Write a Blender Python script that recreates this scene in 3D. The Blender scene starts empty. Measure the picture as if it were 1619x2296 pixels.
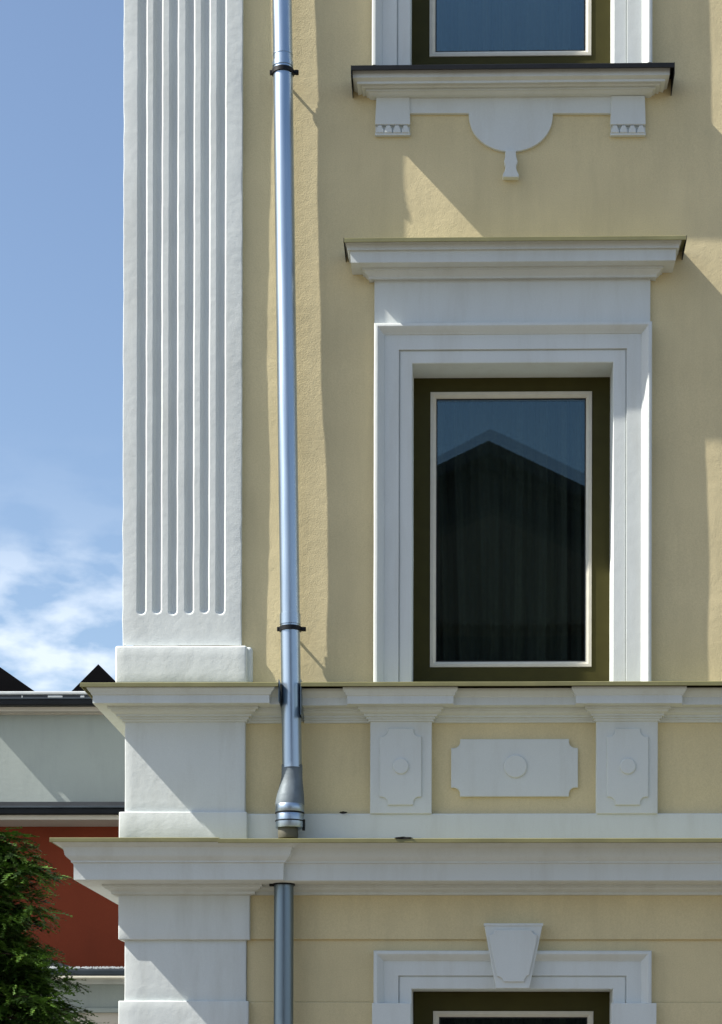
import bpy, bmesh, math, random
from mathutils import Vector, Matrix, noise
R = math.radians
random.seed(7)
S = bpy.context.scene
COL = S.collection

# ------------------------------------------------------------------ camera
U = 400.0                 # picture units per metre on the facade plane
F = 4300.0                # focal length in picture units (picture 1619 x 2296)
IW, IH = 1619.0, 2296.0
EYE = 1.7
YAW, ROLL = R(1.2), R(0.12)
PX0 = 1046 - F * math.tan(YAW)
PY0 = 2466.0
cam = bpy.data.cameras.new('camera'); camo = bpy.data.objects.new('camera', cam); COL.objects.link(camo)
cam.sensor_fit = 'VERTICAL'; cam.sensor_height = 24.0; cam.lens = 24.0 * F / IH
cam.shift_x = (IW / 2 - PX0) / IH
cam.shift_y = (PY0 - IH / 2) / IH
cam.clip_start = 0.1; cam.clip_end = 2000
fwd = Vector((-math.sin(YAW), math.cos(YAW), 0)); rgt = Vector((math.cos(YAW), math.sin(YAW), 0)); up = Vector((0, 0, 1))
r2 = rgt * math.cos(ROLL) - up * math.sin(ROLL) * -1; u2 = up * math.cos(ROLL) - rgt * math.sin(ROLL)
M = Matrix((r2, u2, -fwd)).transposed().to_4x4(); M.translation = Vector((0, -F / U, EYE))
camo.matrix_world = M
S.camera = camo
S.render.resolution_x = 722; S.render.resolution_y = 1024

# ------------------------------------------------------------------ light
KX, KZ = 4.5, 5.0         # shadow run per metre of depth
SUN = Vector((-KX, -1.0, KZ)).normalized()
w = bpy.data.worlds.new('World'); S.world = w; w.use_nodes = True
nt = w.node_tree; nt.nodes.clear()
N = nt.nodes.new
out = N('ShaderNodeOutputWorld'); bg = N('ShaderNodeBackground'); sky = N('ShaderNodeTexSky')
sky.sky_type = 'NISHITA'; sky.sun_disc = False
sky.sun_elevation = math.asin(SUN.z); sky.sun_rotation = math.atan2(SUN.x, SUN.y) % (2 * math.pi)
sky.air_density = 1.0; sky.dust_density = 1.1; sky.ozone_density = 1.2
bg.inputs['Strength'].default_value = 0.10
tc = N('ShaderNodeTexCoord'); mp = N('ShaderNodeMapping'); mp.inputs['Scale'].default_value = (1.0, 1.0, 2.2)
mp.inputs['Location'].default_value = (0.33, 0.1, 0.42)
n1 = N('ShaderNodeTexNoise'); n1.inputs['Scale'].default_value = 24; n1.inputs['Detail'].default_value = 9; n1.inputs['Roughness'].default_value = 0.5
n1.inputs['Distortion'].default_value = 0.1
cr = N('ShaderNodeValToRGB'); cr.color_ramp.elements[0].position = 0.42; cr.color_ramp.elements[1].position = 0.60
sep = N('ShaderNodeSeparateXYZ')
mr = N('ShaderNodeValToRGB'); me_ = mr.color_ramp.elements; me_[0].position = 0.225; me_[0].color = (1, 1, 1, 1); me_[1].position = 0.325; me_[1].color = (0, 0, 0, 1)
m3_ = mr.color_ramp.elements.new(0.268); m3_.color = (.5, .5, .5, 1); m4_ = mr.color_ramp.elements.new(0.28); m4_.color = (.14, .14, .14, 1)
mul = N('ShaderNodeMath'); mul.operation = 'MULTIPLY'
mul2 = N('ShaderNodeMath'); mul2.operation = 'MULTIPLY'; mul2.inputs[1].default_value = 0.72
mix = N('ShaderNodeMix'); mix.data_type = 'RGBA'
mix.inputs[7].default_value = (5.9, 6.4, 7.0, 1)
L = nt.links.new
L(tc.outputs['Generated'], mp.inputs['Vector']); L(mp.outputs[0], n1.inputs['Vector']); L(n1.outputs['Fac'], cr.inputs[0])
L(tc.outputs['Generated'], sep.inputs[0]); L(sep.outputs['Z'], mr.inputs[0])
L(cr.outputs[0], mul.inputs[0]); L(mr.outputs[0], mul.inputs[1]); L(mul.outputs[0], mul2.inputs[0])
L(mul2.outputs[0], mix.inputs[0]); L(sky.outputs[0], mix.inputs[6]); L(mix.outputs[2], bg.inputs['Color']); L(bg.outputs[0], out.inputs[0])
sl = bpy.data.lights.new('sun', 'SUN'); sl.energy = 5.0; sl.angle = R(0.5); sl.color = (1.0, 0.95, 0.86)
slo = bpy.data.objects.new('sun', sl); COL.objects.link(slo)
slo.rotation_euler = SUN.to_track_quat('Z', 'Y').to_euler(); slo.location = (-20, -8, 30)
S.view_settings.view_transform = 'Standard'; S.view_settings.look = 'None'
S.view_settings.exposure = 0.83; S.view_settings.gamma = 1; S.view_settings.use_curve_mapping = False
S.render.engine = 'CYCLES'
S.cycles.max_bounces = 8; S.cycles.transparent_max_bounces = 16

# ------------------------------------------------------------------ picture to place helpers
CAM = M.copy()
def W(px, py, d=0.0):
    """point of the place at depth d (picture units proud of the wall plane) seen at px,py"""
    v = CAM.to_3x3() @ Vector(((px - PX0) / F, -(py - PY0) / F, -1.0))
    o = CAM.translation
    t = (-d / U - o.y) / v.y
    return o + v * t
def X(px, d=0.0, py=1148): return W(px, py, d).x
def Z(py, d=0.0, px=900): return W(px, py, d).z
def Y(d): return -d / U

# ------------------------------------------------------------------ materials
def new_mat(name):
    m = bpy.data.materials.new(name); m.use_nodes = True
    t = m.node_tree; return m, t, t.nodes['Principled BSDF']
def plaster(name, col, vary=0.06, rough=0.9, grain=0.35, lump=0.25, stain=None, stain_amt=0.25, stain_scale=(5, 5, .8), graindist=0.0015):
    m, t, p = new_mat(name)
    p.inputs['Roughness'].default_value = rough
    p.inputs['Specular IOR Level'].default_value = 0.25
    g = t.nodes.new('ShaderNodeNewGeometry')
    a = t.nodes.new('ShaderNodeTexNoise'); a.inputs['Scale'].default_value = 2.3; a.inputs['Detail'].default_value = 6
    b = t.nodes.new('ShaderNodeTexNoise'); b.inputs['Scale'].default_value = 150; b.inputs['Detail'].default_value = 3
    c = t.nodes.new('ShaderNodeTexNoise'); c.inputs['Scale'].default_value = 22; c.inputs['Detail'].default_value = 4
    for n in (a, b, c): t.links.new(g.outputs['Position'], n.inputs['Vector'])
    r = t.nodes.new('ShaderNodeMapRange'); r.inputs[1].default_value = .3; r.inputs[2].default_value = .7
    r.inputs[3].default_value = 1 - vary; r.inputs[4].default_value = 1 + vary
    t.links.new(a.outputs['Fac'], r.inputs[0])
    r3 = t.nodes.new('ShaderNodeMapRange'); r3.inputs[1].default_value = .3; r3.inputs[2].default_value = .7
    r3.inputs[3].default_value = 1 - vary * .9; r3.inputs[4].default_value = 1 + vary * .9
    t.links.new(b.outputs['Fac'], r3.inputs[0])
    mm = t.nodes.new('ShaderNodeMath'); mm.operation = 'MULTIPLY'
    t.links.new(r.outputs[0], mm.inputs[0]); t.links.new(r3.outputs[0], mm.inputs[1])
    vm = t.nodes.new('ShaderNodeVectorMath'); vm.operation = 'SCALE'; vm.inputs[0].default_value = col
    t.links.new(mm.outputs[0], vm.inputs['Scale'])
    last = vm.outputs[0]
    if stain:
        mp = t.nodes.new('ShaderNodeMapping'); mp.inputs['Scale'].default_value = stain_scale
        s = t.nodes.new('ShaderNodeTexNoise'); s.inputs['Scale'].default_value = 1.6; s.inputs['Detail'].default_value = 7; s.inputs['Roughness'].default_value = .65
        t.links.new(g.outputs['Position'], mp.inputs['Vector']); t.links.new(mp.outputs[0], s.inputs['Vector'])
        q = t.nodes.new('ShaderNodeMapRange'); q.inputs[1].default_value = .48; q.inputs[2].default_value = .78; q.inputs[3].default_value = 0; q.inputs[4].default_value = stain_amt
        t.links.new(s.outputs['Fac'], q.inputs[0])
        x = t.nodes.new('ShaderNodeMix'); x.data_type = 'RGBA'; x.inputs[7].default_value = (*stain, 1)
        t.links.new(q.outputs[0], x.inputs[0]); t.links.new(last, x.inputs[6]); last = x.outputs[2]
    t.links.new(last, p.inputs['Base Color'])
    b1 = t.nodes.new('ShaderNodeBump'); b1.inputs['Strength'].default_value = grain; b1.inputs['Distance'].default_value = graindist
    b2 = t.nodes.new('ShaderNodeBump'); b2.inputs['Strength'].default_value = lump; b2.inputs['Distance'].default_value = 0.006
    t.links.new(c.outputs['Fac'], b2.inputs['Height']); t.links.new(b.outputs['Fac'], b1.inputs['Height'])
    t.links.new(b2.outputs[0], b1.inputs['Normal']); t.links.new(b1.outputs[0], p.inputs['Normal'])
    return m
def simple(name, col, rough=.5, metal=0.0, bump=0.0, bscale=40, vary=.08, spec=.5):
    m, t, p = new_mat(name)
    p.inputs['Roughness'].default_value = rough; p.inputs['Metallic'].default_value = metal
    p.inputs['Specular IOR Level'].default_value = spec
    g = t.nodes.new('ShaderNodeNewGeometry')
    a = t.nodes.new('ShaderNodeTexNoise'); a.inputs['Scale'].default_value = bscale * .2; a.inputs['Detail'].default_value = 6
    t.links.new(g.outputs['Position'], a.inputs['Vector'])
    r = t.nodes.new('ShaderNodeMapRange'); r.inputs[1].default_value = .3; r.inputs[2].default_value = .7
    r.inputs[3].default_value = 1 - vary; r.inputs[4].default_value = 1 + vary
    t.links.new(a.outputs['Fac'], r.inputs[0])
    vm = t.nodes.new('ShaderNodeVectorMath'); vm.operation = 'SCALE'; vm.inputs[0].default_value = col
    t.links.new(r.outputs[0], vm.inputs['Scale']); t.links.new(vm.outputs[0], p.inputs['Base Color'])
    if bump:
        b = t.nodes.new('ShaderNodeTexNoise'); b.inputs['Scale'].default_value = bscale; b.inputs['Detail'].default_value = 4
        t.links.new(g.outputs['Position'], b.inputs['Vector'])
        bb = t.nodes.new('ShaderNodeBump'); bb.inputs['Strength'].default_value = bump; bb.inputs['Distance'].default_value = .004
        t.links.new(b.outputs['Fac'], bb.inputs['Height']); t.links.new(bb.outputs[0], p.inputs['Normal'])
    return m
OCHRE = plaster('ochre_render', (.655, .56, .335), vary=.065, grain=.6, lump=.28, stain=(.50, .43, .26), stain_amt=.45, graindist=.002)
WHITE = plaster('white_plaster', (.64, .675, .66), vary=.025, grain=.25, lump=.16, stain=(.46, .46, .41), stain_amt=.36)
WHITER = plaster('white_plaster_rough', (.645, .68, .665), vary=.03, grain=.3, lump=.3, stain=(.46, .47, .43), stain_amt=.42)
GREYW = plaster('grey_render', (.31, .345, .33), vary=.04, grain=.4, lump=.3, stain=(.24, .27, .26), stain_amt=.4)
REDW = plaster('red_render', (.185, .036, .015), vary=.07, grain=.4, lump=.2, stain=(.15, .032, .014), stain_amt=.4)
BEIGE = plaster('beige_render', (.5, .46, .4), vary=.04)
OLIVE = simple('olive_metal', (.20, .19, .085), .42, 0, .15, 25, .15)
OLIVEW = simple('olive_frame_paint', (.050, .045, .011), .55, 0, .05, 60, .08, .15)
CREAM = simple('cream_paint', (.60, .57, .48), .4, 0, .04, 80, .05)
BLACKM = simple('black_metal', (.008, .009, .011), .5, 0, .2, 30, .2, .2)
DARK = simple('dark_slate', (.03, .035, .042), .6, 0, .3, 20, .2)
GUTTER = simple('dark_gutter_metal', (.035, .045, .055), .35, .3, .1, 30, .2)
PALEM = simple('pale_metal', (.5, .52, .52), .4, .2, .1, 30, .1)
RUBBER = simple('rubber_seal', (.01, .01, .01), .6)
ROOM = simple('unlit_room', (.02, .02, .018), .9)  # near-black tone puts the darkness of the unlit interior into the colour
CURT = simple('dark_curtain_cloth', (.035, .038, .026), .9, 0, .2, 200, .1)
ROOFB = simple('black_roof', (.004, .004, .005), .9, 0, 0, 20, .1, .05)
LEAFB = simple('dead_leaf', (.012, .010, .006), .8)

def zinc(name, col, rough):
    m, t, p = new_mat(name)
    p.inputs['Metallic'].default_value = 1.0
    g = t.nodes.new('ShaderNodeNewGeometry')
    mp = t.nodes.new('ShaderNodeMapping'); mp.inputs['Scale'].default_value = (30, 30, 1.5)
    n = t.nodes.new('ShaderNodeTexNoise'); n.inputs['Scale'].default_value = 1.0; n.inputs['Detail'].default_value = 6
    t.links.new(g.outputs['Position'], mp.inputs[0]); t.links.new(mp.outputs[0], n.inputs['Vector'])
    r = t.nodes.new('ShaderNodeMapRange'); r.inputs[1].default_value = .3; r.inputs[2].default_value = .7
    r.inputs[3].default_value = rough - .05; r.inputs[4].default_value = rough + .06
    t.links.new(n.outputs['Fac'], r.inputs[0]); t.links.new(r.outputs[0], p.inputs['Roughness'])
    r2_ = t.nodes.new('ShaderNodeMapRange'); r2_.inputs[1].default_value = .3; r2_.inputs[2].default_value = .7
    r2_.inputs[3].default_value = .88; r2_.inputs[4].default_value = 1.06
    t.links.new(n.outputs['Fac'], r2_.inputs[0])
    vm = t.nodes.new('ShaderNodeVectorMath'); vm.operation = 'SCALE'; vm.inputs[0].default_value = col
    t.links.new(r2_.outputs[0], vm.inputs['Scale']); t.links.new(vm.outputs[0], p.inputs['Base Color'])
    return m
ZINC = zinc('zinc_pipe', (.42, .50, .58), .36)
ZINCD = zinc('dark_zinc', (.20, .255, .30), .40)  # darker zinc tone for the lower pipe and the slot linings
BOOT = simple('grey_boot', (.15, .18, .20), .55, .35, .25, 60, .2)

def glass(name, ior=1.72):
    m = bpy.data.materials.new(name); m.use_nodes = True; t = m.node_tree; t.nodes.clear()
    o = t.nodes.new('ShaderNodeOutputMaterial'); mx = t.nodes.new('ShaderNodeMixShader')
    f = t.nodes.new('ShaderNodeFresnel'); f.inputs['IOR'].default_value = ior
    tr = t.nodes.new('ShaderNodeBsdfTransparent'); tr.inputs[0].default_value = (.80, .86, .86, 1)
    gl = t.nodes.new('ShaderNodeBsdfGlossy'); gl.inputs['Roughness'].default_value = .004; gl.inputs[0].default_value = (.72, .95, 1, 1)
    t.links.new(f.outputs[0], mx.inputs[0]); t.links.new(tr.outputs[0], mx.inputs[1]); t.links.new(gl.outputs[0], mx.inputs[2])
    t.links.new(mx.outputs[0], o.inputs[0]); return m
GLASS = glass('window_glass')

# ------------------------------------------------------------------ mesh helpers
def empty(name, loc, label=None, cat=None, group=None):
    o = bpy.data.objects.new(name, None); COL.objects.link(o); o.location = loc; o.empty_display_size = .2
    if label: o['label'] = label
    if cat: o['category'] = cat
    if group: o['group'] = group
    return o
def world_loc(p):
    v = Vector((0, 0, 0))
    while p: v += p.location; p = p.parent
    return v
def mesh_obj(name, verts, faces, mat, parent=None, smooth=None):
    me = bpy.data.meshes.new(name)
    off = world_loc(parent)
    me.from_pydata([tuple(Vector(v) - off) for v in verts], [], faces)
    bm = bmesh.new(); bm.from_mesh(me); bmesh.ops.recalc_face_normals(bm, faces=bm.faces); bm.to_mesh(me); bm.free()
    me.materials.append(mat)
    if smooth is not None:
        for p in me.polygons: p.use_smooth = True
        me.set_sharp_from_angle(angle=R(smooth))
    me.update()
    o = bpy.data.objects.new(name, me); COL.objects.link(o)
    if parent: o.parent = parent
    return o
def bev(o, wd=.004, seg=2):
    m = o.modifiers.new('bevel', 'BEVEL'); m.width = wd; m.segments = seg; m.limit_method = 'ANGLE'; m.angle_limit = R(30)
    m.harden_normals = False
    return o
def box(name, x0, x1, y0, y1, z0, z1, mat, parent=None, b=.003):
    v = [(x, y, z) for x in (x0, x1) for y in (y0, y1) for z in (z0, z1)]
    f = [(0, 1, 3, 2), (4, 6, 7, 5), (0, 4, 5, 1), (2, 3, 7, 6), (0, 2, 6, 4), (1, 5, 7, 3)]
    o = mesh_obj(name, v, f, mat, parent)
    if b: bev(o, b)
    return o
def pbox(name, px0, px1, py0, py1, d0, d1, mat, parent=None, b=.003, dz=None):
    """box whose front face (depth d1) shows at px0..px1, py0..py1 and whose back is at depth d0"""
    pm = (px0 + px1) / 2; qm = (py0 + py1) / 2
    return box(name, X(px0, d1, qm), X(px1, d1, qm), Y(d1), Y(d0), Z(py1, d1, pm), Z(py0, d1, pm), mat, parent, b)
def prism(name, pts, y0, y1, mat, parent=None, b=.003, smooth=None):
    """outline pts [(x,z)] extruded from depth plane y0 (front) to y1 (back)"""
    n = len(pts)
    v = [(x, y0, z) for x, z in pts] + [(x, y1, z) for x, z in pts]
    f = [tuple(range(n)), tuple(range(2 * n - 1, n - 1, -1))] + [(i, (i + 1) % n, n + (i + 1) % n, n + i) for i in range(n)]
    o = mesh_obj(name, v, f, mat, parent, smooth)
    if b: bev(o, b)
    return o
def pprism(name, pts, d0, d1, mat, parent=None, b=.003, smooth=None):
    return prism(name, [(W(px, py, d1).x, W(px, py, d1).z) for px, py in pts], Y(d1), Y(d0), mat, parent, b, smooth)
def sweep(name, path, prof, mat, parent=None, smooth=35, wob=0.0):
    """moulding: plan path [(x,y)], closed profile [(out,z)] swept with mitred corners; long runs are divided and a little uneven"""
    path = [Vector(p) for p in path]
    pts = []   # (pos, normal offset)
    nrm = []
    for i in range(len(path) - 1):
        dd = (path[i + 1] - path[i]).normalized(); nrm.append(Vector((dd.y, -dd.x)))
    for i, p in enumerate(path):
        if i == 0: off = nrm[0]
        elif i == len(path) - 1: off = nrm[-1]
        else: off = nrm[i - 1] + nrm[i]
        pts.append((p, off))
        if i < len(path) - 1 and wob:
            L_ = (path[i + 1] - p).length; k = int(L_ / .22)
            for j in range(1, k):
                pts.append((p.lerp(path[i + 1], j / k), nrm[i]))
    n = len(prof); V = []; Fc = []
    for q, (p, off) in enumerate(pts):
        for o_, z in prof:
            ww = 0; wz = 0
            if wob:
                ww = wob * noise.noise(Vector((p.x * 1.7, p.y * 1.7, z * 4)))
                wz = wob * .7 * noise.noise(Vector((p.x * 1.3 + 9, p.y, 3.3)))
            c = p + off * (o_ + ww)
            V.append((c.x, c.y, z + wz))
    for i in range(len(pts) - 1):
        for j in range(n):
            a = i * n + j; b_ = i * n + (j + 1) % n
            Fc.append((a, b_, b_ + n, a + n))
    Fc.append(tuple(range(n))); Fc.append(tuple((len(pts) - 1) * n + j for j in range(n - 1, -1, -1)))
    return mesh_obj(name, V, Fc, mat, parent, smooth)
def frame(name, x0, x1, z0, z1, prof, mat, parent, bottom=False, smooth=35, wob=0.0):
    """picture-frame moulding: profile [(inset, y)] run up the left, over the top, down the right (and along the bottom)"""
    n = len(prof); V = []; Fc = []
    def ring(t, s):   # corner walk
        return None
    if bottom:
        stations = [('bl'), ('tl'), ('tr'), ('br')]
        for s in stations:
            for i, y in prof:
                V.append((x0 + i if 'l' in s else x1 - i, y, z1 - i if 't' in s else z0 + i))
        for k in range(4):
            for j in range(n - 1):
                a = k * n + j; b_ = ((k + 1) % 4) * n + j
                Fc.append((a, a + 1, b_ + 1, b_))
        # close the back
        for k in range(4):
            a = k * n; b_ = ((k + 1) % 4) * n
            Fc.append((a + n - 1, a, b_, b_ + n - 1))
    else:
        st = []
        kz = max(2, int((z1 - z0) / .18))
        for j in range(kz): st.append((0, z0 + (z1 - z0) * j / kz, 0))
        st.append((0, z1, 1)); st.append((1, z1, 1))
        for j in range(kz - 1, -1, -1): st.append((1, z0 + (z1 - z0) * j / kz, 0))
        for side, z, corner in st:
            wv = wob * noise.noise(Vector((side * 5.1, z * 2.6, z0))) if not corner else 0
            for i, y in prof:
                V.append(((x0 + i + wv) if side == 0 else (x1 - i + wv), y + wv * .6, z - i if corner else z))
        m_ = len(st)
        for k in range(m_ - 1):
            for j in range(n):
                a = k * n + j; b_ = k * n + (j + 1) % n
                Fc.append((a, b_, b_ + n, a + n))
        Fc.append(tuple(range(n))); Fc.append(tuple((m_ - 1) * n + j for j in range(n - 1, -1, -1)))
    return mesh_obj(name, V, Fc, mat, parent, smooth)
def lathe(name, axis, prof, mat, parent, seg=40, smooth=40, cap=True):
    """round body about the straight line axis=(p0,p1); prof=[(t along 0..1, radius)]"""
    p0, p1 = axis; a = (p1 - p0).normalized(); e1 = a.cross(Vector((0, 1, 0))).normalized(); e2 = a.cross(e1)
    V = []; Fc = []
    for t, r in prof:
        c = p0.lerp(p1, t)
        for k in range(seg):
            th = 2 * math.pi * k / seg
            V.append(c + e1 * math.cos(th) * r + e2 * math.sin(th) * r)
    for i in range(len(prof) - 1):
        for k in range(seg):
            a_ = i * seg + k; b_ = i * seg + (k + 1) % seg
            Fc.append((a_, b_, b_ + seg, a_ + seg))
    if cap:
        Fc.append(tuple(range(seg))); Fc.append(tuple((len(prof) - 1) * seg + k for k in range(seg)))
    return mesh_obj(name, V, Fc, mat, parent, smooth)
def notched(x0, x1, z0, z1, r, q=6, step=0.0):
    """rectangle outline with concave quarter-round corners"""
    pts = []
    for cx, cz, a0 in ((x0, z0, 90), (x1, z0, 180), (x1, z1, 270), (x0, z1, 0)):
        arc = []
        for k in range(q + 1):
            th = R(a0 - 90 * k / q)
            arc.append((cx + r * math.cos(th), cz + r * math.sin(th)))
        pts += arc
    return pts

# ------------------------------------------------------------------ ground
g = box('ground', -400, 400, -400, 400, -.5, 0, plaster('paving_surface', (.12, .105, .082), vary=.08, grain=.3), None, 0)
g['kind'] = 'structure'

# ------------------------------------------------------------------ the ochre building
B = empty('ochre_building', (X(283), 0, 0), 'ochre rendered corner building with white fluted pilaster, moulded cornices and framed windows', 'building')
XR = X(2700)
XL = X(300)
WINS = [(X(905), X(1385), Z(1540), Z(790)), (X(905), X(1385), Z(146), Z(-610)), (X(905), X(1385), Z(3060), Z(2190))]
def wobble(x, z):
    return .0075 * noise.noise(Vector((x * .35 + 1, 7.7, z * 1.15))) + .0019 * noise.noise(Vector((x * 2.2, 3.1, z * 2.6))) + .0008 * noise.noise(Vector((x * 9, 1.1, z * 9)))
def wall_grid(name, x0, x1, z0, z1, holes, yf, mat, step=.035, amp=1.0):
    xs = set(); zs = set()
    nx = int((x1 - x0) / step); nz = int((z1 - z0) / step)
    xs = sorted({round(x0 + (x1 - x0) * i / nx, 5) for i in range(nx + 1)} | {round(h[i], 5) for h in holes for i in (0, 1)})
    zs = sorted({round(z0 + (z1 - z0) * i / nz, 5) for i in range(nz + 1)} | {round(h[i], 5) for h in holes for i in (2, 3) if z0 < h[i] < z1})
    idx = {}; V = []; Fc = []
    def vid(i, j):
        if (i, j) not in idx:
            idx[(i, j)] = len(V); V.append((xs[i], yf - amp * wobble(xs[i], zs[j]), zs[j]))
        return idx[(i, j)]
    for i in range(len(xs) - 1):
        cx = (xs[i] + xs[i + 1]) / 2
        for j in range(len(zs) - 1):
            cz = (zs[j] + zs[j + 1]) / 2
            if any(h[0] < cx < h[1] and h[2] < cz < h[3] for h in holes): continue
            Fc.append((vid(i, j), vid(i + 1, j), vid(i + 1, j + 1), vid(i, j + 1)))
    return mesh_obj(name, V, Fc, mat, B, 60)
wall_grid('wall', XL, XR, Z(2010), Z(-1200), WINS[:2], 0.0, OCHRE, .03)
# core of the building behind the face: side wall, back and roof
box('side_wall', XL + .01, XL + .3, .02, 7.5, 0, Z(-1190), WHITE, B, 0)
box('back_wall', XL + .31, XR - .01, 7.2, 7.5, 0, Z(-1190), OCHRE, B, 0)
box('end_wall', XR - .3, XR, .02, 7.19, 0, Z(-1190), OCHRE, B, 0)
# ground-floor courses: alternately proud and set back
courses = [(2000, 2105, 12), (2106, 2246, 5), (2247, 2400, 9), (2401, 2560, 4), (2561, 2720, 9), (2721, 2900, 4), (2901, 3150, 9)]
hb = (X(905), X(1385), 0.9, Z(2180))
for i, (a, b_, d) in enumerate(courses):
    zt, zb = Z(a, d), max(0, Z(b_ + 1.5, d))
    if i == len(courses) - 1: zb = 0
    if zt < 0: continue
    spans = [(X(556), XR, zb)]
    if zt > hb[2] and zb < hb[3]:
        spans = [(X(556), hb[0], zb), (hb[1], XR, zb)]
        if zt > hb[3]:      # one course bridging the window head
            xa = X(556)
            prism('wall_course', [(xa, zb), (hb[0], zb), (hb[0], hb[3]), (hb[1], hb[3]), (hb[1], zb), (XR, zb), (XR, zt), (xa, zt)], Y(d), .05, OCHRE, B, .005)
            spans = []
    for s0, s1, zb_ in spans:
        box('wall_course', s0, s1, Y(d), .05, zb_, zt, OCHRE, B, .005)

# fluted pilaster: one relief surface
def pilaster():
    pl, pr = 276, 542.5; D = 14.0
    fl = [(318.5, 11.5), (353.5, 11.3), (388.8, 11.2), (425.2, 11.2), (460, 11.2), (495.5, 11.5)]
    cols = set([pl, pl + 1.2, pl + 3, pr, pr - 1.2, pr - 3])
    for c, r in fl:
        for k in range(0, 17):
            u = -math.cos(math.pi * k / 16); cols.add(c + u * r)
        cols.add(c - r + 2.6); cols.add(c + r - 2.6)
        cols.add(c - r - 1.3); cols.add(c + r + 1.3)
    cols = sorted(cols)
    rows = [1447 - 5 * i for i in range(13)] + [1382 - 1.6 * i for i in range(15)] + [1357 - 14 * i for i in range(0, 183)]
    V = []; Fc = []; n = len(cols)
    xs = [X(c, D, 720) for c in cols]
    for ry in rows:
        z = Z(ry, D, 410)
        for c, x in zip(cols, xs):
            d = D
            for fi, (fc, r) in enumerate(fl):
                u = abs(c - fc) / r; v_ = max(0, (ry - 1367 + (0, 1.6, -1.2, .8, 2.2, -.6)[fi]) / r)
                q = u * u + v_ * v_
                if q < 1.0001:
                    e_ = (1 - math.sqrt(q)) * r          # distance in from the arris
                    d = D - (min(1, e_ / 2.6) * 2.4 + max(0, min(1, (e_ - 2.6) / 5.0)) ** .6 * 7.5)
            e = min(c - pl, pr - c)
            if e < 1.0: d -= 1.5
            elif e < 2.5: d -= .2
            wb = .0015 * noise.noise(Vector((x * 3, 2, z * 3))) + .0008 * noise.noise(Vector((x * 9, 5, z * 5)))
            wx = .0016 * noise.noise(Vector((x * 5, 8, z * 6.5)))
            if e < 1.3: wx += .0024 * noise.noise(Vector((x, 4.4, z * 14)))
            V.append((x + wx, Y(d) - wb, z))
    for j in range(len(rows) - 1):
        for i in range(n - 1):
            a = j * n + i; Fc.append((a, a + 1, a + 1 + n, a + n))
    m = len(V)   # returns to the wall on both sides
    for j, ry in enumerate(rows):
        V.append((xs[0], .1, Z(ry, D, 410))); V.append((xs[-1], .02, Z(ry, D, 410)))
    for j in range(len(rows) - 1):
        a = m + 2 * j; Fc.append((j * n, a, a + 2, (j + 1) * n)); Fc.append((j * n + n - 1, a + 1, a + 3, (j + 1) * n + n - 1))
    o = mesh_obj('fluted_pilaster', V, Fc, WHITER, B, 38)
    return o
pilaster()
# lumpy plinth under the pilaster
def lumpy(name, px0, px1, py0, py1, d0, d1, mat, parent, amp=.003, step=.03, round_=.012, top_round=None):
    o = pbox(name, px0, px1, py0, py1, d0, d1, mat, parent, 0)
    me = o.data; bm = bmesh.new(); bm.from_mesh(me)
    bmesh.ops.bevel(bm, geom=list(bm.edges), offset=round_, segments=3, affect='EDGES', profile=.5)
    for _ in range(9):
        long = [e for e in bm.edges if e.calc_length() > step * 2.0]
        if not long: break
        bmesh.ops.subdivide_edges(bm, edges=long, cuts=1, use_grid_fill=True)
    bmesh.ops.triangulate(bm, faces=[f for f in bm.faces if len(f.verts) > 4])
    off = world_loc(parent)
    bm.normal_update()
    for v in bm.verts:
        p = v.co + off
        v.co += v.normal * amp * (noise.noise(p * 7) + .6 * noise.noise(p * 19))
    bm.to_mesh(me); bm.free()
    for p in me.polygons: p.use_smooth = True
    me.set_sharp_from_angle(angle=R(50))
    return o
lumpy('pilaster_plinth', 258, 553, 1447, 1532, -20, 30, WHITER, B, .0022, .03, .012)
lumpy('plinth_return', 300, 566, 1449, 1533, -20, 14, WHITER, B, .002, .03, .022)
# parapet pedestal below the pilaster, its base course and the long base band
lumpy('pedestal', 280, 549.5, 1600, 1826, -30, 18, WHITER, B, .0016, .04, .005)
lumpy('pedestal_base', 266.5, 553.5, 1820, 1882, -30, 27, WHITER, B, .0016, .04, .006)
XB = X(2690)
o = box('base_band', X(549), XB, Y(13), .04, Z(1884, 13), Z(1824, 13), WHITE, B, .006)

# --- middle cornice
def prof_from(base, rows, back=-.06):
    """rows [(out, py)] top to bottom, seen at depth base+out"""
    pts = [(o_ / U, Z(py, base + o_, 700)) for o_, py in rows]
    return [(back, pts[0][1])] + pts + [(back, pts[-1][1])]
midprof = prof_from(18, [(72.2, 1537), (72.2, 1541), (70.4, 1545), (65.1, 1551), (63.4, 1556), (60.7, 1558), (60.7, 1575.5), (56.3, 1577), (32.6, 1582), (32.6, 1588), (27.3, 1589), (25.5, 1594), (17.6, 1600), (15.8, 1601), (15.8, 1605), (9.7, 1606.5), (9.7, 1611), (5.3, 1612), (4.4, 1617), (0, 1619)])
xpl, xpr = X(280, 18, 1700), X(549.5, 18, 1700)
p1l, p1r, p2l, p2r = X(830, 17, 1700), X(968, 17, 1700), X(1337, 17, 1700), X(1475, 17, 1700)
yw, y1, y2 = -.002, Y(17), Y(18)
NL, NR = X(627, 60, 1550), X(677, 60, 1550)
sweep('parapet_cornice', [(xpl, 7), (xpl, y2), (xpr, y2), (xpr, yw), (NL, yw)], midprof, WHITE, B, wob=.0012)
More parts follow.
